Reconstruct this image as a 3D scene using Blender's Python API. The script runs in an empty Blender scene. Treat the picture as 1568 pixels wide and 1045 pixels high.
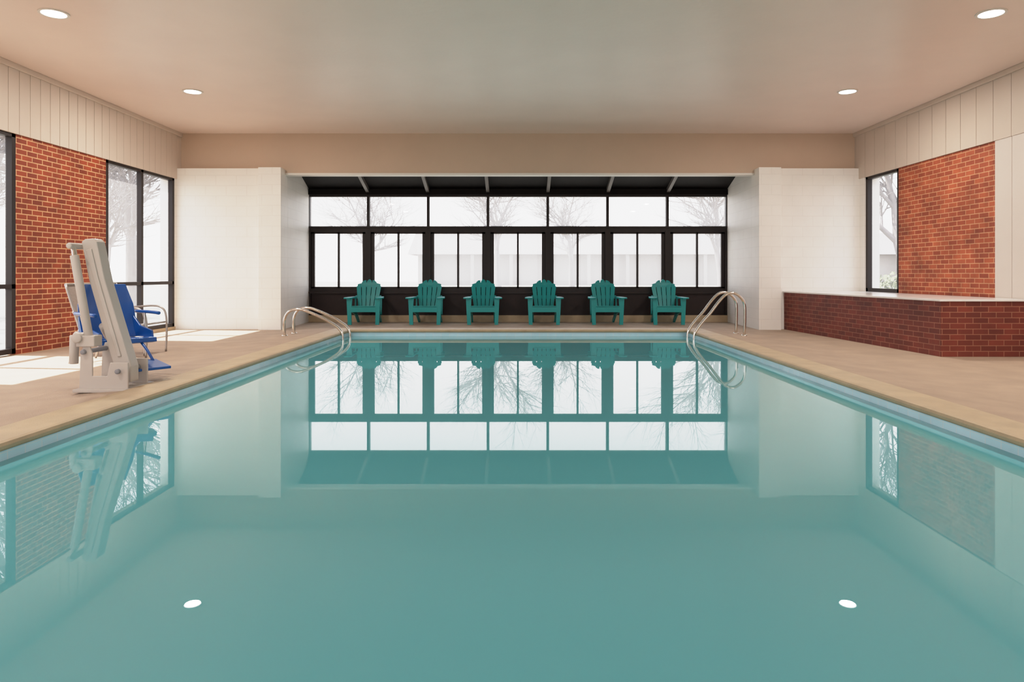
import bpy, bmesh, math, random
from mathutils import Vector, Matrix
random.seed(7)
scene = bpy.context.scene
COL = scene.collection

# ---------------------------------------------------------------- materials
def new_mat(name):
    m = bpy.data.materials.new(name); m.use_nodes = True
    nt = m.node_tree
    return m, nt, nt.nodes['Principled BSDF']

def coords(nt, mode='xyz', scale=(1,1,1)):
    """world-position based coordinates. mode 'wall' -> (x+y, z, 0)"""
    g = nt.nodes.new('ShaderNodeNewGeometry')
    if mode == 'xyz':
        return g.outputs['Position']
    s = nt.nodes.new('ShaderNodeSeparateXYZ'); nt.links.new(g.outputs['Position'], s.inputs[0])
    a = nt.nodes.new('ShaderNodeMath'); a.operation = 'ADD'
    nt.links.new(s.outputs[0], a.inputs[0]); nt.links.new(s.outputs[1], a.inputs[1])
    c = nt.nodes.new('ShaderNodeCombineXYZ')
    nt.links.new(a.outputs[0], c.inputs[0]); nt.links.new(s.outputs[2], c.inputs[1])
    return c.outputs[0]

def paint(name, col, rough=0.5, noise=0.0, nscale=4.0, bump=0.0, bscale=60.0, metallic=0.0, spec=0.5):
    m, nt, b = new_mat(name)
    b.inputs['Roughness'].default_value = rough
    b.inputs['Metallic'].default_value = metallic
    b.inputs['Specular IOR Level'].default_value = spec
    b.inputs['Base Color'].default_value = (*col, 1)
    pos = coords(nt)
    n = nt.nodes.new('ShaderNodeTexNoise'); n.inputs['Scale'].default_value = nscale
    n.inputs['Detail'].default_value = 5
    nt.links.new(pos, n.inputs['Vector'])
    r = nt.nodes.new('ShaderNodeMapRange')
    r.inputs['From Min'].default_value = 0.3; r.inputs['From Max'].default_value = 0.7
    r.inputs['To Min'].default_value = 1 - noise; r.inputs['To Max'].default_value = 1 + noise
    nt.links.new(n.outputs['Fac'], r.inputs['Value'])
    mul = nt.nodes.new('ShaderNodeVectorMath'); mul.operation = 'SCALE'
    mul.inputs[0].default_value = col
    nt.links.new(r.outputs[0], mul.inputs['Scale'])
    nt.links.new(mul.outputs[0], b.inputs['Base Color'])
    if bump > 0:
        n2 = nt.nodes.new('ShaderNodeTexNoise'); n2.inputs['Scale'].default_value = bscale
        n2.inputs['Detail'].default_value = 4
        nt.links.new(pos, n2.inputs['Vector'])
        bp = nt.nodes.new('ShaderNodeBump'); bp.inputs['Strength'].default_value = bump
        bp.inputs['Distance'].default_value = 0.01
        nt.links.new(n2.outputs['Fac'], bp.inputs['Height'])
        nt.links.new(bp.outputs[0], b.inputs['Normal'])
    return m

def brickmat(name, c1, c2, mortar, w, h, ms, rough=0.8, offset=0.5, bump=0.5, var=0.15, dist=0.01, nscale=3.0, freq=2):
    m, nt, b = new_mat(name)
    b.inputs['Roughness'].default_value = rough
    v = coords(nt, 'wall')
    t = nt.nodes.new('ShaderNodeTexBrick')
    t.offset = offset; t.offset_frequency = freq
    t.inputs['Color1'].default_value = (*c1, 1); t.inputs['Color2'].default_value = (*c2, 1)
    t.inputs['Mortar'].default_value = (*mortar, 1)
    t.inputs['Scale'].default_value = 1.0
    t.inputs['Mortar Size'].default_value = ms
    t.inputs['Mortar Smooth'].default_value = 0.2
    t.inputs['Brick Width'].default_value = w; t.inputs['Row Height'].default_value = h
    nt.links.new(v, t.inputs['Vector'])
    n = nt.nodes.new('ShaderNodeTexNoise'); n.inputs['Scale'].default_value = nscale; n.inputs['Detail'].default_value = 6
    nt.links.new(coords(nt), n.inputs['Vector'])
    r = nt.nodes.new('ShaderNodeMapRange')
    r.inputs['From Min'].default_value = 0.3; r.inputs['From Max'].default_value = 0.7
    r.inputs['To Min'].default_value = 1 - var; r.inputs['To Max'].default_value = 1 + var
    nt.links.new(n.outputs['Fac'], r.inputs['Value'])
    mul = nt.nodes.new('ShaderNodeVectorMath'); mul.operation = 'SCALE'
    nt.links.new(t.outputs['Color'], mul.inputs[0]); nt.links.new(r.outputs[0], mul.inputs['Scale'])
    nt.links.new(mul.outputs[0], b.inputs['Base Color'])
    inv = nt.nodes.new('ShaderNodeMath'); inv.operation = 'SUBTRACT'; inv.inputs[0].default_value = 1
    nt.links.new(t.outputs['Fac'], inv.inputs[1])
    bp = nt.nodes.new('ShaderNodeBump'); bp.inputs['Strength'].default_value = bump; bp.inputs['Distance'].default_value = dist
    nt.links.new(inv.outputs[0], bp.inputs['Height']); nt.links.new(bp.outputs[0], b.inputs['Normal'])
    return m

M = {}
M['ceiling'] = paint('ceiling_paint', (0.87, 0.72, 0.635), 0.36, 0.02, 1.5, 0.25, 9.0, spec=0.4)
M['tan'] = paint('tan_paint', (0.61, 0.46, 0.345), 0.6, 0.02, 2.0, 0.1, 30)
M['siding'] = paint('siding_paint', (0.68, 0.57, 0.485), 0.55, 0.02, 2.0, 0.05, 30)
M['sidingR'] = paint('siding_paint_with_shade', (0.60, 0.50, 0.42), 0.55, 0.02, 2.0, 0.05, 30)  # darker copy of the siding paint, right-side shade put into the colour
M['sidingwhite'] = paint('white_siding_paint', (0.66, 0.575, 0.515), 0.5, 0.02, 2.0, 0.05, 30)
M['groove'] = paint('groove_shadow_paint', (0.34, 0.27, 0.22), 0.8)
M['trimwhite'] = paint('white_trim_paint', (0.80, 0.76, 0.70), 0.45, 0.01)
M['cmu'] = brickmat('painted_block', (0.85, 0.81, 0.76), (0.84, 0.80, 0.75), (0.80, 0.76, 0.71), 0.41, 0.205, 0.008, 0.45, 0.5, 0.3, 0.02, 0.005)
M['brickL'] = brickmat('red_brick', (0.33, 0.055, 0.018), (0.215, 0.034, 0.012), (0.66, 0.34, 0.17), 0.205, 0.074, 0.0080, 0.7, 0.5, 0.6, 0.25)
M['brickR'] = brickmat('red_brick_right', (0.40, 0.090, 0.036), (0.26, 0.050, 0.022), (0.56, 0.27, 0.14), 0.205, 0.074, 0.0065, 0.7, 0.5, 0.6, 0.3)  # right-wall brick: lighter red and darker mortar than the left wall
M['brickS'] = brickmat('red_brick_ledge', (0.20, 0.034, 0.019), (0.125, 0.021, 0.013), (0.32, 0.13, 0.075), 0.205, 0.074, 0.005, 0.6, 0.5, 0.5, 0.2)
M['frame'] = paint('dark_bronze_frame', (0.017, 0.010, 0.009), 0.45, 0.05, spec=0.3)
M['panel'] = paint('dark_brown_panel', (0.020, 0.010, 0.009), 0.5, 0.15, 6, spec=0.3)
M['rafter'] = paint('rafter_grey', (0.14, 0.12, 0.11), 0.4)
M['roofdark'] = paint('dark_roof_panel', (0.008, 0.006, 0.006), 0.6, 0.1, spec=0.12)
M['deck'] = paint('deck_concrete', (0.415, 0.305, 0.222), 0.75, 0.09, 2.5, 0.5, 140)
M['coping'] = paint('coping_stone', (0.48, 0.36, 0.225), 0.55, 0.10, 5, 0.3, 100)
M['tile'] = brickmat('pool_tile', (0.56, 0.82, 0.94), (0.50, 0.78, 0.90), (0.66, 0.80, 0.86), 0.152, 0.152, 0.004, 0.15, 0.0, 0.2, 0.05, 0.003)
M['plaster'] = paint('pool_plaster', (0.5, 0.75, 0.75), 0.7)
M['cap'] = paint('ledge_cap_marble', (0.82, 0.79, 0.76), 0.18, 0.04, 5)
M['teal'] = paint('teal_plastic', (0.003, 0.285, 0.29), 0.38, 0.04, 3)
M['liftwhite'] = paint('powder_coat_ivory', (0.54, 0.49, 0.445), 0.4, 0.02)
M['liftgrey'] = paint('grey_plastic', (0.26, 0.26, 0.28), 0.45)
M['blue'] = paint('blue_plastic', (0.004, 0.085, 0.36), 0.3, 0.05)
M['steel'] = paint('stainless_steel', (0.72, 0.68, 0.62), 0.12, 0.0, metallic=1.0)
M['alu'] = paint('brushed_aluminium', (0.45, 0.42, 0.40), 0.35, 0.0, metallic=0.8)
M['sling'] = paint('sling_fabric', (0.36, 0.29, 0.25), 0.9, 0.1, 60)
M['bark'] = paint('weathered_bark', (0.17, 0.15, 0.145), 0.9, 0.15, 6)
M['hazebark'] = paint('haze_lightened_bark', (0.22, 0.20, 0.20), 0.9, 0.15, 6)  # far-tree bark, lightened so the haze is in its colour
M['lawn'] = paint('winter_lawn', (0.22, 0.21, 0.18), 0.95, 0.25, 0.6)
M['leaf'] = paint('shrub_leaf', (0.16, 0.18, 0.10), 0.8, 0.3, 8)
M['stucco'] = paint('pale_stucco', (0.36, 0.33, 0.315), 0.9, 0.05)
M['roofing'] = paint('grey_shingle', (0.22, 0.20, 0.20), 0.9, 0.1)

def glassmat(name, haze):
    """pane with a milky translucency put in to bleach the bright view"""
    m = bpy.data.materials.new(name); m.use_nodes = True
    nt = m.node_tree; nt.nodes.clear()
    o = nt.nodes.new('ShaderNodeOutputMaterial'); mx = nt.nodes.new('ShaderNodeMixShader')
    t = nt.nodes.new('ShaderNodeBsdfTransparent'); g = nt.nodes.new('ShaderNodeBsdfGlossy')
    tl = nt.nodes.new('ShaderNodeBsdfTranslucent'); tl.inputs[0].default_value = (0.96, 0.93, 0.94, 1)
    m2 = nt.nodes.new('ShaderNodeMixShader'); m2.inputs[0].default_value = haze
    t.inputs[0].default_value = (0.97, 0.97, 0.97, 1)
    g.inputs['Roughness'].default_value = 0.02; mx.inputs[0].default_value = 0.04
    nt.links.new(t.outputs[0], m2.inputs[1]); nt.links.new(tl.outputs[0], m2.inputs[2])
    nt.links.new(m2.outputs[0], mx.inputs[1]); nt.links.new(g.outputs[0], mx.inputs[2]); nt.links.new(mx.outputs[0], o.inputs[0])
    return m
M['glass'] = glassmat('window_glass', 0.10)
M['glasshaze'] = glassmat('window_glass_haze', 0.26)  # stronger whitening, imitating the glare haze over the far view

def watermat():
    m, nt, b = new_mat('pool_water_surface')
    b.inputs['Base Color'].default_value = (0.125, 0.435, 0.485, 1)
    b.inputs['Roughness'].default_value = 0.0
    b.inputs['IOR'].default_value = 1.42
    pos = coords(nt)
    mp = nt.nodes.new('ShaderNodeMapping'); mp.inputs['Scale'].default_value = (0.9, 0.45, 1)
    nt.links.new(pos, mp.inputs[0])
    n = nt.nodes.new('ShaderNodeTexNoise'); n.inputs['Scale'].default_value = 1.2; n.inputs['Detail'].default_value = 1.0
    nt.links.new(mp.outputs[0], n.inputs['Vector'])
    bp = nt.nodes.new('ShaderNodeBump'); bp.inputs['Strength'].default_value = 0.03; bp.inputs['Distance'].default_value = 0.005
    nt.links.new(n.outputs['Fac'], bp.inputs['Height']); nt.links.new(bp.outputs[0], b.inputs['Normal'])
    return m
M['water'] = watermat()

def emis(name, col, s):
    m = bpy.data.materials.new(name); m.use_nodes = True
    nt = m.node_tree; b = nt.nodes['Principled BSDF']
    b.inputs['Emission Color'].default_value = (*col, 1); b.inputs['Emission Strength'].default_value = s
    b.inputs['Base Color'].default_value = (0.8, 0.8, 0.8, 1)
    return m
M['lens'] = emis('downlight_lens', (1.0, 0.97, 0.92), 14)

# ---------------------------------------------------------------- mesh builder
class MB:
    def __init__(self):
        self.bm = bmesh.new(); self.mats = []
    def mi(self, k):
        if k not in self.mats: self.mats.append(k)
        return self.mats.index(k)
    def _add(self, verts, faces, k, T=None, smooth=False):
        vs = [self.bm.verts.new((T @ Vector(v)) if T is not None else Vector(v)) for v in verts]
        i = self.mi(k)
        for f in faces:
            try:
                fc = self.bm.faces.new([vs[j] for j in f]); fc.material_index = i; fc.smooth = smooth
            except ValueError: pass
    def box(self, x0, x1, y0, y1, z0, z1, k, T=None):
        v = [(x0,y0,z0),(x1,y0,z0),(x1,y1,z0),(x0,y1,z0),(x0,y0,z1),(x1,y0,z1),(x1,y1,z1),(x0,y1,z1)]
        f = [(3,2,1,0),(4,5,6,7),(0,1,5,4),(1,2,6,5),(2,3,7,6),(3,0,4,7)]
        self._add(v, f, k, T)
    def prism(self, poly, axis, a, b, k, T=None):
        """poly 2D; axis 'z' -> (x,y), 'y' -> (x,z), 'x' -> (y,z)"""
        def P(p, t):
            if axis == 'z': return (p[0], p[1], t)
            if axis == 'y': return (p[0], t, p[1])
            return (t, p[0], p[1])
        n = len(poly)
        v = [P(p, a) for p in poly] + [P(p, b) for p in poly]
        f = [tuple(range(n))[::-1], tuple(range(n, 2*n))]
        f += [(i, (i+1) % n, (i+1) % n + n, i + n) for i in range(n)]
        self._add(v, f, k, T)
    def quad(self, pts, k, T=None):
        self._add(pts, [tuple(range(len(pts)))], k, T)
    def tube(self, pts, r, k, seg=12, smooth_n=0, T=None, cap=True):
        pts = [Vector(p) for p in pts]
        rs = r if isinstance(r, (list, tuple)) else [r]*len(pts)
        if smooth_n:
            out, ro = [], []
            for i in range(len(pts)-1):
                p0 = pts[max(i-1,0)]; p1 = pts[i]; p2 = pts[i+1]; p3 = pts[min(i+2,len(pts)-1)]
                for s in range(smooth_n):
                    t = s/smooth_n
                    out.append(0.5*((2*p1)+(p2-p0)*t+(2*p0-5*p1+4*p2-p3)*t*t+(3*p1-p0-3*p2+p3)*t**3))
                    ro.append(rs[i]*(1-t)+rs[i+1]*t)
            out.append(pts[-1]); ro.append(rs[-1]); pts, rs = out, ro
        n = len(pts); verts = []; up = None
        for i in range(n):
            d = (pts[min(i+1,n-1)]-pts[max(i-1,0)]).normalized()
            if up is None:
                up = Vector((0,0,1)) if abs(d.z) < 0.9 else Vector((1,0,0))
            a = (up - d*up.dot(d))
            if a.length < 1e-4: a = d.orthogonal()
            a.normalize(); b = d.cross(a); up = a
            for j in range(seg):
                t = 2*math.pi*j/seg
                verts.append(pts[i] + (a*math.cos(t)+b*math.sin(t))*rs[i])
        faces = []
        for i in range(n-1):
            for j in range(seg):
                j2 = (j+1) % seg
                faces.append((i*seg+j, i*seg+j2, (i+1)*seg+j2, (i+1)*seg+j))
        if cap:
            faces.append(tuple(range(seg))[::-1]); faces.append(tuple(range((n-1)*seg, n*seg)))
        self._add(verts, faces, k, T, smooth=True)
    def mesh(self, name):
        me = bpy.data.meshes.new(name)
        bmesh.ops.recalc_face_normals(self.bm, faces=self.bm.faces[:])
        self.bm.to_mesh(me); self.bm.free()
        for k in self.mats: me.materials.append(M[k])
        return me
    def obj(self, name, bevel=0.0, loc=(0,0,0), rot=0, seg=2):
        ob = bpy.data.objects.new(name, self.mesh(name)); COL.objects.link(ob)
        ob.location = loc; ob.rotation_euler = (0,0,rot)
        if bevel > 0:
            md = ob.modifiers.new('bevel','BEVEL'); md.width = bevel; md.segments = seg
            md.limit_method = 'ANGLE'; md.angle_limit = math.radians(40)
        return ob

# ---------------------------------------------------------------- dimensions
SX = 6.79; ZC = 3.94; YB = -3.2
PX = 3.15; PY0 = 0.6; PY1 = 12.67
YW = 15.78; AX = 4.83; ZF = 3.0

# ceiling
b = MB(); b.box(-7.1, 7.1, YB-0.2, 13.95, ZC, ZC+0.2, 'ceiling'); b.obj('ceiling')

# floor (deck with gentle fall away from the pool)
b = MB()
def ring(o): return [(-PX-o, PY0-o), (PX+o, PY0-o), (PX+o, PY1+o), (-PX-o, PY1+o)]
r1 = ring(0.30); r2 = ring(1.2)
out = [(-7.1, YB-0.2), (7.1, YB-0.2), (7.1, 16.0), (-7.1, 16.0)]
for i in range(4):
    j = (i+1) % 4
    b.quad([(*r1[i],0.066), (*r1[j],0.066), (*r2[j],0.0), (*r2[i],0.0)], 'deck')
    b.quad([(*r2[i],0.0), (*r2[j],0.0), (*out[j],0.0), (*out[i],0.0)], 'deck')
    b.quad([(*out[i],0.0), (*out[j],0.0), (*out[j],-0.3), (*out[i],-0.3)], 'deck')
    b.quad([(*r1[i],0.066), (*r1[j],0.066), (*r1[j],-0.3), (*r1[i],-0.3)], 'deck')
    b.quad([(*r1[i],-0.3), (*r1[j],-0.3), (*out[j],-0.3), (*out[i],-0.3)], 'deck')
b.obj('floor')

# coping with bull-nose
b = MB()
prof = [(-0.03,0.03),(-0.035,0.05),(-0.025,0.068),(0.0,0.075),(0.30,0.075),(0.30,0.02),(0.0,0.015),(-0.02,0.018)]
rings = [[(*p, z) for p in ring(o)] for o, z in prof]
verts = [v for r in rings for v in r]; faces = []
n = len(prof)
for i in range(n):
    i2 = (i+1) % n
    for j in range(4):
        j2 = (j+1) % 4
        faces.append((i*4+j, i*4+j2, i2*4+j2, i2*4+j))
b._add(verts, faces, 'coping'); b.obj('pool_coping')

# basin
b = MB()
p = ring(0)
for i in range(4):
    j = (i+1) % 4
    b.quad([(*p[i],0.02),(*p[j],0.02),(*p[j],-0.14),(*p[i],-0.14)], 'tile')
    b.quad([(*p[i],-0.14),(*p[j],-0.14),(*p[j],-1.5),(*p[i],-1.5)], 'plaster')
b.quad([(*q,-1.5) for q in p], 'plaster'); b.obj('swimming_pool')
b = MB(); e = ring(-0.001); b.quad([(*q,-0.05) for q in e], 'water'); b.obj('pool_water')

# ---------------------------------------------------------------- walls
def boards(b, side, y0, y1, z0, z1, w, k, xface):
    t = 0.025; y = y0
    xb = xface + side*t
    b.box(min(xb, side*7.1), max(xb, side*7.1), y0, y1, z0, z1, 'groove')
    while y < y1 - 0.01:
        ye = min(y+w-0.009, y1)
        b.box(min(xface, xb), max(xface, xb), y, ye, z0, z1, k); y += w

# left wall : fascia + brick
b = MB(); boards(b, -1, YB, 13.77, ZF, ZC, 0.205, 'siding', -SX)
brL = [(9.27, 11.3), (4.9, 6.9), (YB, 2.4)]
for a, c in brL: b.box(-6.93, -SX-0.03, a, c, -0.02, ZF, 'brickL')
b.box(-7.1, -SX-0.02, 13.55, 13.95, -0.02, ZF, 'cmu')
b.obj('wall_left')
b = MB(); b.box(-SX, -SX+0.035, YB, 13.77, ZC-0.075, ZC, 'siding'); b.obj('trim_1', 0.008)
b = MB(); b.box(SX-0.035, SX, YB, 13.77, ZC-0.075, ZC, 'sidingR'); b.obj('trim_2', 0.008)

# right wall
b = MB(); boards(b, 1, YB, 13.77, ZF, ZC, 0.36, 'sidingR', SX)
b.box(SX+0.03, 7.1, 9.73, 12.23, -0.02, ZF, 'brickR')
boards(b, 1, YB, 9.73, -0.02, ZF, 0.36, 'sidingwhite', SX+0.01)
b.box(SX+0.02, 7.1, 13.4, 13.95, -0.02, ZF, 'cmu')
b.box(SX+0.02, 7.1, 12.23, 13.4, -0.02, 0.76, 'cmu')
b.obj('wall_right')

# far wall
b = MB()
b.box(-7.1, 7.1, 13.77, 13.95, 3.14, ZC, 'tan')
b.prism([(-7.1,13.6),(-5.12,13.6),(-5.12,13.95),(-7.1,13.95)], 'z', -0.02, 3.21, 'cmu')
b.prism([(7.1,13.6),(7.1,13.95),(5.19,13.95),(5.19,13.6)], 'z', -0.02, 3.21, 'cmu')
b.prism([(-4.70,13.95),(-AX,16.0),(-5.1,16.0),(-5.1,13.95)], 'z', -0.02, 3.7, 'cmu')
b.prism([(4.77,13.95),(5.1,13.95),(5.1,16.0),(AX,16.0)], 'z', -0.02, 3.7, 'cmu')
b.obj('wall_far')
b = MB(); b.prism([(-5.12,13.95),(-5.12,13.45),(-4.67,13.45),(-4.70,13.95)], 'z', -0.02, 3.21, 'cmu'); b.obj('wall_pier', 0.006)
b = MB(); b.prism([(5.19,13.95),(4.77,13.95),(4.75,13.45),(5.19,13.45)], 'z', -0.02, 3.21, 'cmu'); b.obj('wall_pier', 0.006)
b = MB(); b.box(-4.69, 4.76, 13.75, 13.97, 3.10, 3.14, 'trimwhite'); b.obj('trim_3')

# front wall (behind the camera) with an unseen window band added for frontal fill light
b = MB()
b.box(-7.1, 7.1, YB-0.2, YB, -0.02, 0.7, 'cmu')
b.box(-7.1, 7.1, YB-0.2, YB, 3.0, ZC, 'tan')
b.box(-7.1, -5.2, YB-0.2, YB, 0.7, 3.0, 'cmu'); b.box(5.2, 7.1, YB-0.2, YB, 0.7, 3.0, 'cmu')
b.obj('wall_front')

# alcove sloping roof
b = MB()
ys, zs, ye, ze = 13.9, 3.60, 16.05, 2.965
b.prism([(ys,zs),(ye,ze),(ye,ze+0.12),(ys,zs+0.12)], 'x', -5.1, 5.1, 'roofdark')
bay = 2*AX/7
for i in range(1, 7):
    x = -AX + bay*i
    b.prism([(ys+0.05,zs-0.10),(ye-0.35,ze+0.005),(ye-0.35,ze+0.12),(ys+0.05,zs+0.02)], 'x', x-0.035, x+0.035, 'rafter')
b.box(-AX, AX, 15.66, 15.74, 2.93, 3.06, 'roofdark')
b.obj('alcove_roof')

# far window wall
b = MB()
y0, y1 = YW-0.05, YW+0.07
b.box(-AX, AX, y0, y1, 2.888, 3.08, 'frame')
b.box(-AX, AX, y0, y1, 2.072, 2.208, 'frame')
b.box(-AX, AX, y0-0.025, y0, 2.165, 2.200, 'frame')
b.box(-AX, AX, y0, y1, 0.68, 0.773, 'frame')
b.box(-AX, AX, y0-0.05, y0, 0.655, 0.70, 'frame')
b.box(-AX, AX, y0+0.03, y1, 0.15, 0.68, 'panel')
b.box(-AX, AX, y0-0.04, y1, 0.0, 0.155, 'coping')
for i in range(8):
    x = -AX + bay*i
    xl, xr = max(x-0.03,-AX), min(x+0.03,AX)
    b.box(xl, xr, y0, y1, 2.208, 2.888, 'frame')
    xl, xr = max(x-0.06,-AX), min(x+0.06,AX)
    b.box(xl, xr, y0-0.015, y1, 0.155, 2.10, 'frame')
    for sgn in (-1, 1):
        xa, xb = x+sgn*0.06, x+sgn*0.135
        if -AX-0.001 <= min(xa,xb) and max(xa,xb) <= AX+0.001:
            b.box(min(xa,xb), max(xa,xb), y0+0.03, y1-0.02, 0.773, 2.072, 'frame')
for i in range(7):
    x = -AX + bay*(i+0.5)
    b.box(x-0.022, x+0.022, y0+0.03, y1-0.02, 0.773, 2.072, 'frame')
    b.box(x-bay/2, x+bay/2, y0+0.03, y1-0.02, 2.035, 2.072, 'frame')
    b.box(x-bay/2, x+bay/2, y0+0.03, y1-0.02, 0.773, 0.81, 'frame')
b.quad([(-AX,YW+0.02,0.76),(AX,YW+0.02,0.76),(AX,YW+0.02,2.9),(-AX,YW+0.02,2.9)], 'glasshaze')
b.obj('window_1')

def side_window(name, side, ylist, z0, z1, zmid, xf):
    b = MB()
    xa, xb = (xf, xf+side*0.09)
    xa, xb = min(xa,xb), max(xa,xb)
    w = 0.035
    for i, y in enumerate(ylist):
        a, c = y-w, y+w
        if i == 0: a, c = y, y+2*w
        if i == len(ylist)-1: a, c = y-2*w, y
        b.box(xa, xb, a, c, z0, z1, 'frame')
    b.box(xa, xb, ylist[0], ylist[-1], z0, z0+0.07, 'frame')
    b.box(xa, xb, ylist[0], ylist[-1], z1-0.05, z1, 'frame')
    if zmid: b.box(xa, xb, ylist[0], ylist[-1], zmid-0.03, zmid+0.03, 'frame')
    xm = xb-0.01 if side>0 else xa+0.01
    b.quad([(xm,ylist[0],z0),(xm,ylist[-1],z0),(xm,ylist[-1],z1),(xm,ylist[0],z1)], 'glass')
    if z0 > 0.03 and side < 0:
        b.box(-7.1, -SX-0.005, ylist[0], ylist[-1], -0.02, z0, 'coping')
    b.obj(name)
side_window('window_2', -1, [11.3, 12.40, 13.55], 0.06, 3.0, 0.93, -SX-0.03)
side_window('window_3', -1, [6.9, 8.08, 9.27], 0.02, 3.0, 0.93, -SX-0.03)
side_window('window_4', -1, [2.4, 3.65, 4.9], 0.02, 3.0, 0.93, -SX-0.03)
side_window('window_5', 1, [12.23, 13.4], 0.76, 3.0, None, SX+0.04)
b = MB()
for x in [-5.2,-3.12,-1.04,1.04,3.12,5.2]:
    b.box(max(x-0.04,-5.2), min(x+0.04,5.2), YB-0.12, YB-0.04, 0.7, 3.0, 'frame')
b.box(-5.2,5.2,YB-0.12,YB-0.04,0.7,0.77,'frame'); b.box(-5.2,5.2,YB-0.12,YB-0.04,2.93,3.0,'frame')
b.quad([(-5.2,YB-0.08,0.7),(5.2,YB-0.08,0.7),(5.2,YB-0.08,3.0),(-5.2,YB-0.08,3.0)],'glass')
b.obj('fill_window')  # out of view, put in as a source of fill light

# brick ledge (raised platform) on the right
b = MB()
led = [(5.30,13.595),(5.60,9.04),(SX,9.04),(SX,13.595)]
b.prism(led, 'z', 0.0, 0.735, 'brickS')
cap = [(5.27,13.595),(5.57,9.01),(SX,9.01),(SX,13.595)]
b.prism(cap, 'z', 0.735, 0.762, 'cap')
b.obj('brick_ledge', 0.004)

# ---------------------------------------------------------------- downlights
def disc_ring(b, r0, r1, z0, z1, k, seg=32):
    v = []; f = []
    for i in range(seg):
        t = 2*math.pi*i/seg; c, s = math.cos(t), math.sin(t)
        v += [(r0*c,r0*s,z0),(r1*c,r1*s,z0),(r1*c,r1*s,z1),(r0*c,r0*s,z1)]
    for i in range(seg):
        j = (i+1) % seg
        for q in range(4):
            q2 = (q+1) % 4
            f.append((i*4+q, j*4+q, j*4+q2, i*4+q2))
    b._add(v, f, k)
b = MB()
disc_ring(b, 0.122, 0.15, -0.012, 0.0, 'trimwhite')
b.prism([(0.122*math.cos(2*math.pi*i/32), 0.122*math.sin(2*math.pi*i/32)) for i in range(32)], 'z', -0.007, -0.001, 'lens')
dl = b.mesh('recessed_downlight')
for (x, y) in [(-5.05,7.43),(5.15,7.43),(-5.05,10.6),(5.12,10.6),(-5.05,4.2),(5.15,4.2),(-5.05,1.0),(5.15,1.0)]:  # the two rows nearest the camera are unseen, added as fill
    o = bpy.data.objects.new('recessed_downlight', dl); COL.objects.link(o); o.location = (x,y,ZC)
    l = bpy.data.lights.new('downlight_lamp','AREA'); l.shape='DISK'; l.size=0.22; l.energy=50; l.color=(1.0,0.93,0.86)
    lo = bpy.data.objects.new('lamp', l); COL.objects.link(lo); lo.parent = o; lo.location=(0,0,-0.02)

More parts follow.
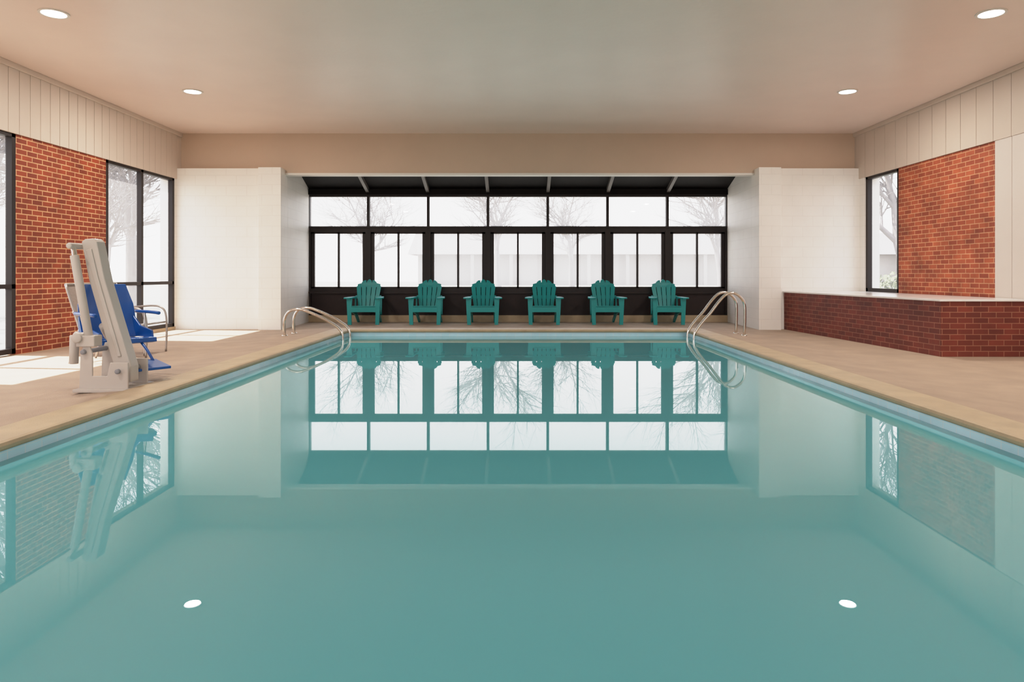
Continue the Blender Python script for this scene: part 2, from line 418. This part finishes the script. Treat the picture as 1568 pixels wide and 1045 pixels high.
# ---------------------------------------------------------------- adirondack chairs
def adirondack():
    b = MB(); k = 'teal'
    for s in (-1, 1):
        # front leg (slightly tapering, curved outer edge)
        b.prism([(s*0.255,0.0),(s*0.335,0.0),(s*0.350,0.30),(s*0.362,0.565),(s*0.245,0.565),(s*0.262,0.30)], 'y', -0.40, -0.355, k)
        # arm bracket
        b.prism([(-0.355,0.565),(-0.355,0.40),(-0.30,0.43),(-0.22,0.565)], 'x', s*0.29, s*0.325, k)
        # arm paddle
        arm = [(0.255,-0.40),(0.262,-0.44),(0.285,-0.47),(0.33,-0.482),(0.375,-0.478),(0.408,-0.455),(0.42,-0.41),(0.42,-0.33),(0.405,-0.2),(0.385,0.0),(0.365,0.16),(0.34,0.27),(0.30,0.30),(0.27,0.28),(0.262,0.1)]
        b.prism([(s*x, y) for x, y in arm], 'z', 0.565, 0.595, k)
        # stringer / rear leg
        b.prism([(-0.40,0.38),(-0.36,0.40),(0.10,0.285),(0.46,0.06),(0.48,0.0),(0.38,0.0),(0.02,0.20),(-0.38,0.27)], 'x', s*0.235, s*0.27, k)
        # rear arm support post
        b.prism([(0.20,0.20),(0.26,0.17),(0.30,0.565),(0.24,0.565)], 'x', s*0.272, s*0.302, k)
    # apron
    b.box(-0.27, 0.27, -0.405, -0.375, 0.275, 0.385, k)
    # seat slats
    prof = [(-0.395,0.392),(-0.29,0.382),(-0.185,0.352),(-0.08,0.325),(0.025,0.302)]
    for y, z in prof:
        b.prism([(y,z),(y+0.093,z-0.024),(y+0.093,z-0.004),(y,z+0.020)], 'x', -0.275, 0.275, k)
    # back fan. local plane coords: u across, v up; maps to y,z with lean
    def P(u, v, off=0.0):
        y = 0.12 + v*0.36 - (u*u)*0.25 + off
        return (u, y, 0.27 + v*0.93)
    H = 0.775
    ns = 5
    for i in range(ns):
        c = (i - (ns-1)/2)
        ub0 = (c-0.5)*0.076+0.005; ub1 = (c+0.5)*0.076-0.005
        ut0 = (c-0.5)*0.122+0.009; ut1 = (c+0.5)*0.122-0.009
        mid = (ut0+ut1)/2
        top = 0.765 - 2.3*mid*mid
        nrows = 6
        L = []; R = []
        for r in range(nrows+1):
            t = r/nrows; v = (top-0.03)*t
            g = (v/H)**0.8 if v > 0 else 0
            a0 = (ub0+(ut0-ub0)*g); a1 = (ub1+(ut1-ub1)*g)
            L.append((a0,v)); R.append((a1,v))
        # rounded tip
        a0, v0 = L[-1]; a1, _ = R[-1]; m = (a0+a1)/2; hw = (a1-a0)/2
        tip = [(m+hw*math.cos(th), v0+0.036*math.sin(th)-0.55*(abs(m+hw*math.cos(th))-abs(m))) for th in [math.pi*q/8 for q in range(1,8)]]
        outline = R + tip + L[::-1]
        nn = len(outline)
        v3 = [P(u,v) for u,v in outline] + [P(u,v,0.022) for u,v in outline]
        f = [tuple(range(nn))[::-1], tuple(range(nn,2*nn))] + [(q,(q+1)%nn,(q+1)%nn+nn,q+nn) for q in range(nn)]
        b._add(v3, f, k)
    # cross rails (curved, behind the slats)
    for v, hw, h, th, off in ((0.02,0.235,0.10,0.04,0.022),(0.30,0.285,0.07,0.03,0.022),(0.575,0.255,0.075,0.018,0.006)):
        n = 8; top = []; bot = []
        for q in range(n+1):
            u = -hw+2*hw*q/n
            uu = max(-0.26,min(0.26,u))
            y = 0.12+v*0.36-(uu*uu)*0.25+off; z = 0.27+v*0.93
            bot.append((u,y,z)); top.append((u,y+h*0.36,z+h*0.93*(1.6-0.6*(abs(u)/hw)**2) if v>0.5 else z+h))
        for q in range(n):
            a, c, d, e2 = Vector(bot[q]), Vector(bot[q+1]), Vector(top[q+1]), Vector(top[q])
            o = Vector((0,th,0))
            b._add([a,c,d,e2,a+o,c+o,d+o,e2+o], [(0,1,2,3),(7,6,5,4),(0,4,5,1),(1,5,6,2),(2,6,7,3),(3,7,4,0)], k)
    # side connection of mid rail to arms
    b.box(-0.34, 0.34, 0.255, 0.285, 0.545, 0.565, k)
    return b.mesh('adirondack_chair')
am = adirondack()
for x, r in [(-3.37,0.05),(-2.01,-0.02),(-0.775,0.03),(0.585,-0.03),(1.94,0.02),(3.30,-0.04)]:
    o = bpy.data.objects.new('adirondack_chair', am); COL.objects.link(o)
    o.location = (x, 15.20, 0.0); o.rotation_euler = (0,0,r)
    md = o.modifiers.new('bevel','BEVEL'); md.width = 0.005; md.segments = 2; md.limit_method='ANGLE'

# ---------------------------------------------------------------- pool rails
def rail(name, side, pts, ys):
    b = MB()
    for y in ys:
        P3 = [(side*x, y, z) for x, z in pts]
        b.tube(P3, 0.024, 'steel', 14, 8)
        x0, z0 = pts[0]
        b.tube([(side*x0,y,z0-0.005),(side*x0,y,z0+0.025)], [0.055,0.045], 'steel', 20)
    b.obj(name)
zf = 0.024
rail('pool_handrail', -1, [(4.03,zf),(4.04,0.22),(4.02,0.36),(3.94,0.46),(3.80,0.49),(3.66,0.46),(3.40,0.35),(3.22,0.25),(3.08,0.14),(3.03,0.0),(3.02,-0.35)], (11.80,12.30))
rail('pool_handrail', 1, [(3.93,zf),(3.94,0.35),(3.93,0.58),(3.86,0.70),(3.74,0.77),(3.61,0.74),(3.49,0.62),(3.34,0.42),(3.20,0.26),(3.10,0.12),(3.06,0.0),(3.05,-0.35)], (11.85,12.30))

# ---------------------------------------------------------------- pool lift
def px(x, y, s=167.0): return ((x-793)/s, 1.09-(y-421)/s)
def build_lift():
    root = bpy.data.objects.new('pool_lift', None); COL.objects.link(root); root.location = (-3.7, 6.26, 0.0)
    def F(b, name, bev=0.006):
        o = b.obj(name, bev)
        o.parent = root; o.matrix_parent_inverse = Matrix.Identity(4); o.location = (3.7,-6.26,0)
    # base
    b = MB()
    b.box(-3.93,-3.46,6.02,6.50,0.045,0.075,'liftwhite')
    for y in (6.08,6.40):
        poly = [px(*q) for q in [(140,592),(142,540),(146,527),(156,527),(160,540),(160,572),(182,572),(186,552),(213,552),(213,592)]]
        b.prism(poly,'y',y,y+0.018,'liftwhite')
    for (x,y) in [(148,536),(199,565)]:
        c = px(x,y); b.tube([(c[0],6.05,c[1]),(c[0],6.45,c[1])],0.022,'liftgrey',14)
    F(b,'base')
    # mast
    b = MB()
    poly = [px(*q) for q in [(132,371),(137,367),(150,366),(155,371),(167,428),(207,560),(207,584),(188,584),(143,428)]]
    b.prism(poly,'y',6.19,6.32,'liftwhite')
    poly = [px(*q) for q in [(139,384),(148,381),(158,424),(193,545),(187,546),(150,424)]]
    b.prism(poly,'y',6.178,6.195,'liftwhite')
    F(b,'mast',0.012)
    # actuator
    b = MB()
    a = px(127,378); m = px(140,450); c = px(152,522)
    b.tube([(a[0],6.12,a[1]),(m[0],6.12,m[1])],0.022,'steel',14)
    b.tube([(px(129,392)[0],6.12,px(129,392)[1]),(c[0],6.12,c[1])],0.036,'liftwhite',16)
    b.tube([(a[0],6.06,a[1]),(a[0],6.36,a[1])],0.028,'liftwhite',14)
    d = px(150,520)
    b.box(d[0]-0.075,d[0]+0.09,6.06,6.18,d[1]-0.05,d[1]+0.05,'liftwhite')
    g = px(127,512); h = px(126,555)
    b.tube([(g[0],6.14,g[1]),(h[0],6.14,h[1])],0.038,'liftwhite',16)
    b.tube([(g[0],6.14,g[1]+0.01),(d[0],6.14,d[1])],0.03,'liftwhite',12)
    b.tube([(px(140,515)[0],6.04,px(140,515)[1]),(px(140,515)[0],6.2,px(140,515)[1])],0.045,'liftwhite',18)
    F(b,'actuator',0.008)
    # seat arm
    b = MB()
    b.tube([(-3.80,6.25,0.62),(-3.90,6.50,0.50),(-4.02,6.80,0.42)],0.032,'liftwhite',14,4)
    b.tube([(-3.94,6.22,1.36),(-4.12,6.62,1.10),(-4.18,6.82,0.80)],0.022,'liftwhite',12,4)
    F(b,'seat_arm',0)
    # seat
    T = Matrix.Translation((-4.06,6.92,0.0)) @ Matrix.Rotation(math.radians(-36),4,'Z')
    b = MB()
    # curved back shell
    n, mrow = 10, 8
    vf, vb = [], []
    for r in range(mrow+1):
        t = r/mrow; z = 0.44+0.55*t
        hw = 0.27*(1-0.25*max(0,t-0.6)/0.4)
        for q in range(n+1):
            u = -1+2*q/n
            x = -0.20-0.16*t + 0.09*u*u - 0.03*math.sin(math.pi*t)
            vf.append((x, u*hw, z)); vb.append((x-0.022, u*hw, z))
    N = len(vf); fs = []
    for r in range(mrow):
        for q in range(n):
            i = r*(n+1)+q
            fs.append((i,i+1,i+n+2,i+n+1)); fs.append((N+i+n+1,N+i+n+2,N+i+1,N+i))
    edge = [q for q in range(n+1)] + [(r*(n+1)+n) for r in range(1,mrow+1)] + [mrow*(n+1)+q for q in range(n-1,-1,-1)] + [r*(n+1) for r in range(mrow-1,0,-1)]
    for a_i in range(len(edge)):
        e0, e1 = edge[a_i], edge[(a_i+1)%len(edge)]
        fs.append((e0,e0+N,e1+N,e1))
    b._add(vf+vb, fs, 'blue', T, True)
    b.prism([(-0.24,0.44),(-0.15,0.43),(0.20,0.46),(0.27,0.455),(0.285,0.41),(0.2,0.395),(-0.22,0.39)],'y',-0.26,0.26,'blue',T)
    for s in (-1,1):
        b.prism([(-0.24,0.44),(0.22,0.45),(0.20,0.52),(-0.05,0.56),(-0.2,0.66),(-0.27,0.66)],'y',s*0.26,s*0.24,'blue',T)
        b.tube([(-0.25,s*0.29,0.70),(0.0,s*0.31,0.70),(0.24,s*0.30,0.695)],0.018,'blue',12,4,T)
        b.tube([(-0.08,s*0.305,0.70),(0.02,s*0.28,0.42)],0.012,'alu',10,0,T)
        b.tube([(0.22,s*0.12,0.42),(0.36,s*0.12,0.34),(0.50,s*0.12,0.23)],0.014,'blue',10,3,T)
    b.prism([(0.40,0.22),(0.74,0.18),(0.74,0.205),(0.44,0.255)],'y',-0.17,0.17,'blue',T)
    b.box(-0.15,0.12,-0.05,0.05,0.36,0.40,'liftgrey',T)
    F(b,'seat',0.006)
build_lift()

# ---------------------------------------------------------------- patio sling chairs
def sling():
    b = MB()
    for s in (-1,1):
        y = s*0.28
        b.tube([(0.30,y,0.0),(0.31,y,0.30),(0.30,y,0.52),(0.24,y,0.62),(0.10,y,0.65),(-0.26,y,0.62)],0.014,'alu',10,5)
        b.tube([(0.29,y*0.93,0.42),(0.0,y*0.93,0.385),(-0.20,y*0.93,0.39),(-0.27,y*0.93,0.55),(-0.40,y*0.93,0.97)],0.014,'alu',10,5)
        b.tube([(-0.34,y,0.0),(-0.26,y,0.30),(-0.22,y,0.42)],0.014,'alu',10,3)
        b.tube([(0.29,y*0.93,0.42),(0.305,y,0.42)],0.012,'alu',8)
        b.tube([(-0.30,y,0.62),(-0.30,y*0.93,0.64)],0.012,'alu',8)
    b.tube([(-0.40,-0.26,0.97),(-0.40,0.26,0.97)],0.014,'alu',10)
    b.tube([(-0.28,-0.28,0.22),(-0.28,0.28,0.22)],0.011,'alu',8)
    b.tube([(0.29,-0.26,0.42),(0.29,0.26,0.42)],0.012,'alu',8)
    path = [(0.29,0.425),(0.1,0.385),(-0.08,0.37),(-0.20,0.39),(-0.27,0.55),(-0.335,0.76),(-0.40,0.97)]
    for i in range(len(path)-1):
        (xa,za),(xb,zb) = path[i],path[i+1]
        b._add([(xa,-0.255,za),(xa,0.255,za),(xb,0.255,zb),(xb,-0.255,zb),(xa-0.008,-0.255,za-0.006),(xa-0.008,0.255,za-0.006),(xb-0.008,0.255,zb-0.006),(xb-0.008,-0.255,zb-0.006)],
               [(0,1,2,3),(7,6,5,4),(0,3,7,4),(1,5,6,2)],'sling')
    return b.mesh('patio_sling_chair')
sm = sling()
for x,y,r in [(-5.16,8.65,0.05),(-5.30,9.42,0.0)]:
    o = bpy.data.objects.new('patio_sling_chair', sm); COL.objects.link(o); o.location=(x,y,0); o.rotation_euler=(0,0,r)

# ---------------------------------------------------------------- exterior
b = MB()
b.quad([(-90,16.05,-0.15),(90,16.05,-0.15),(90,120,-0.15),(-90,120,-0.15)],'lawn')
b.quad([(-90,-60,-0.15),(-7.1,-60,-0.15),(-7.1,16.05,-0.15),(-90,16.05,-0.15)],'lawn')
b.quad([(7.1,-60,-0.15),(90,-60,-0.15),(90,16.05,-0.15),(7.1,16.05,-0.15)],'lawn')
b.quad([(-7.1,-60,-0.15),(7.1,-60,-0.15),(7.1,YB-0.2,-0.15),(-7.1,YB-0.2,-0.15)],'lawn')
b.obj('lawn')

def tree(seed, h, k='bark'):
    rnd = random.Random(seed); b = MB()
    def grow(p, d, L, r, lev):
        pts=[p]; rs=[r]; q=p.copy(); dd=d.copy(); n=4
        kids=[]
        for i in range(n):
            dd=(dd+Vector((rnd.uniform(-.18,.18),rnd.uniform(-.18,.18),rnd.uniform(-.02,.12)))).normalized()
            q=q+dd*(L/n); pts.append(q.copy()); rs.append(r*(1-0.62*(i+1)/n))
            if lev<4 and (i>0 or lev>0):
                kids.append((q.copy(),dd.copy(),rs[-1]))
        b.tube(pts,rs,k,6 if lev<2 else 4,0,None,False)
        if lev<4:
            for (kp,kd,kr) in kids:
                for _ in range(2 if lev<3 else 1):
                    ang=rnd.uniform(0,6.28); tilt=rnd.uniform(0.45,0.95)
                    o=kd.orthogonal().normalized(); o.rotate(Matrix.Rotation(ang,3,kd))
                    nd=(kd*math.cos(tilt)+o*math.sin(tilt)).normalized()
                    if nd.z<-0.1: nd.z=0.1
                    grow(kp,nd,L*rnd.uniform(.5,.72),kr*0.72,lev+1)
    grow(Vector((0,0,-0.2)),Vector((0,0,1)),h*0.5,h*0.022,0)
    return b.mesh('bare_tree')
tms=[tree(1,9),tree(5,11)]
tmp=[tree(1,9,'hazebark'),tree(5,11,'hazebark')]
for i,(x,y,s,r) in enumerate([(-9.5,44,1.1,0),(-1.5,52,1.2,1),(4.6,58,1.3,2),(14,47,1.1,3),(-20,48,1.2,5),(-13.2,23.5,1.0,1.5),(-12.2,20.5,0.8,2.2),(-13.0,15.2,0.9,.6),(-17,28,1.1,3),(15.5,27,1,2),(-17,19,1.1,1)]):
    o=bpy.data.objects.new('bare_tree',(tmp if (i<5 or i==9) else tms)[i%2]); COL.objects.link(o); o.location=(x,y,-0.15); o.scale=(s,s,s); o.rotation_euler=(0,0,r)

# hedges
def shrub(seed, rx, ry, rz, n):
    rnd=random.Random(seed); b=MB()
    for i in range(n):
        v=Vector((rnd.gauss(0,1),rnd.gauss(0,1),abs(rnd.gauss(0,1)))).normalized()*rnd.uniform(0.75,1.0)
        c=Vector((v.x*rx,v.y*ry,v.z*rz)); a=Vector((rnd.uniform(-1,1),rnd.uniform(-1,1),rnd.uniform(-1,1))).normalized(); o=a.orthogonal().normalized()
        s=0.07; b.quad([c-a*s,c+o*s*.5,c+a*s,c-o*s*.5],'leaf')
    for i in range(10):
        t=rnd.uniform(0,6.28); b.tube([(0,0,0),(rx*.7*math.cos(t),ry*.7*math.sin(t),rz*.7)],0.012,'bark',5)
    return b.mesh('shrub')
shm=[shrub(3,1.0,0.8,1.3,1500)]
for (x,y,s) in [(9.3,14.6,1.0),(10.8,16.0,1.1),(9.6,17.4,1.0),(-10.2,12,0.8)]:
    o=bpy.data.objects.new('shrub',shm[0]); COL.objects.link(o); o.location=(x,y,-0.15); o.scale=(s,s,s)

# neighbouring building with colonnade
b=MB()
b.box(-12,48,82,92,-0.15,3.6,'stucco')
b.prism([(80.5,3.5),(93.5,3.5),(87,6.4)],'x',-13,49,'roofing')
for i in range(13):
    x=-10+i*4.6; b.box(x-.2,x+.2,80.8,81.2,-0.15,3.5,'stucco')
b.obj('neighbouring_building')

# ---------------------------------------------------------------- world + sun
w=bpy.data.worlds.new('sky'); scene.world=w; w.use_nodes=True; nt=w.node_tree
bg=nt.nodes['Background']
tc=nt.nodes.new('ShaderNodeTexCoord'); sp=nt.nodes.new('ShaderNodeSeparateXYZ'); nt.links.new(tc.outputs['Generated'],sp.inputs[0])
cr=nt.nodes.new('ShaderNodeValToRGB'); cr.color_ramp.elements[0].position=0.0; cr.color_ramp.elements[0].color=(1.0,0.965,0.97,1)
cr.color_ramp.elements[1].position=0.7; cr.color_ramp.elements[1].color=(0.80,0.88,1.0,1)
nt.links.new(sp.outputs[2],cr.inputs[0]); nt.links.new(cr.outputs[0],bg.inputs[0]); bg.inputs[1].default_value=2.9

s=bpy.data.lights.new('sun','SUN'); s.energy=13; s.angle=0.012; s.color=(1,0.94,0.86)
so=bpy.data.objects.new('sun',s); COL.objects.link(so)
so.rotation_euler=Vector((2.1,-0.25,-3.0)).to_track_quat('-Z','Y').to_euler(); so.location=(-20,5,30)

def portal(loc, direction, sx, sy):
    l=bpy.data.lights.new('window_portal','AREA'); l.shape='RECTANGLE'; l.size=sx; l.size_y=sy; l.cycles.is_portal=True
    o=bpy.data.objects.new('window_portal',l); COL.objects.link(o); o.location=loc
    o.rotation_euler=Vector(direction).to_track_quat('-Z','Z').to_euler()
portal((0,YW+0.10,1.83),(0,-1,0),9.6,2.15)
for a,c in ((11.3,13.55),(6.9,9.27),(2.4,4.9)): portal((-SX-0.14,(a+c)/2,1.5),(1,0,0),c-a,2.95)
portal((SX+0.15,12.8,1.88),(-1,0,0),1.15,2.2)
portal((0,YB-0.15,1.85),(0,1,0),10.4,2.3)

# ---------------------------------------------------------------- camera
cd=bpy.data.cameras.new('camera'); cam=bpy.data.objects.new('camera',cd); COL.objects.link(cam)
cd.sensor_width=36; cd.sensor_fit='HORIZONTAL'; cd.lens=24.0
cd.shift_x=-9/1568; cd.shift_y=-101.7/1568
cam.location=(0,0,1.09); cam.rotation_euler=(math.radians(90),0,0); cd.clip_start=0.05; cd.clip_end=500
scene.camera=cam
vs=scene.view_settings
vs.view_transform='Standard'
vs.exposure=0.0
# gentle highlight shoulder (exposure x1.28, soft roll-off above ~0.75)
try:
    vs.use_curve_mapping=True
    cm=vs.curve_mapping
    cm.white_level=(4.0,4.0,4.0)
    c=cm.curves[3]
    pts=[(0.0,0.0),(0.1,0.128),(0.2,0.256),(0.3,0.383),(0.4,0.505),(0.5,0.61),(0.62,0.71),(0.8,0.79),(1.1,0.845),(1.8,0.89),(4.0,0.95)]
    c.points[0].location=(0,0); c.points[-1].location=(1.0,pts[-1][1])
    for v,y in pts[1:-1]:
        c.points.new(v/4.0,y)
    for p_ in c.points: p_.handle_type='AUTO_CLAMPED'
    cm.update()
except Exception as ex:
    print('curve failed', ex); vs.use_curve_mapping=False; vs.exposure=0.3
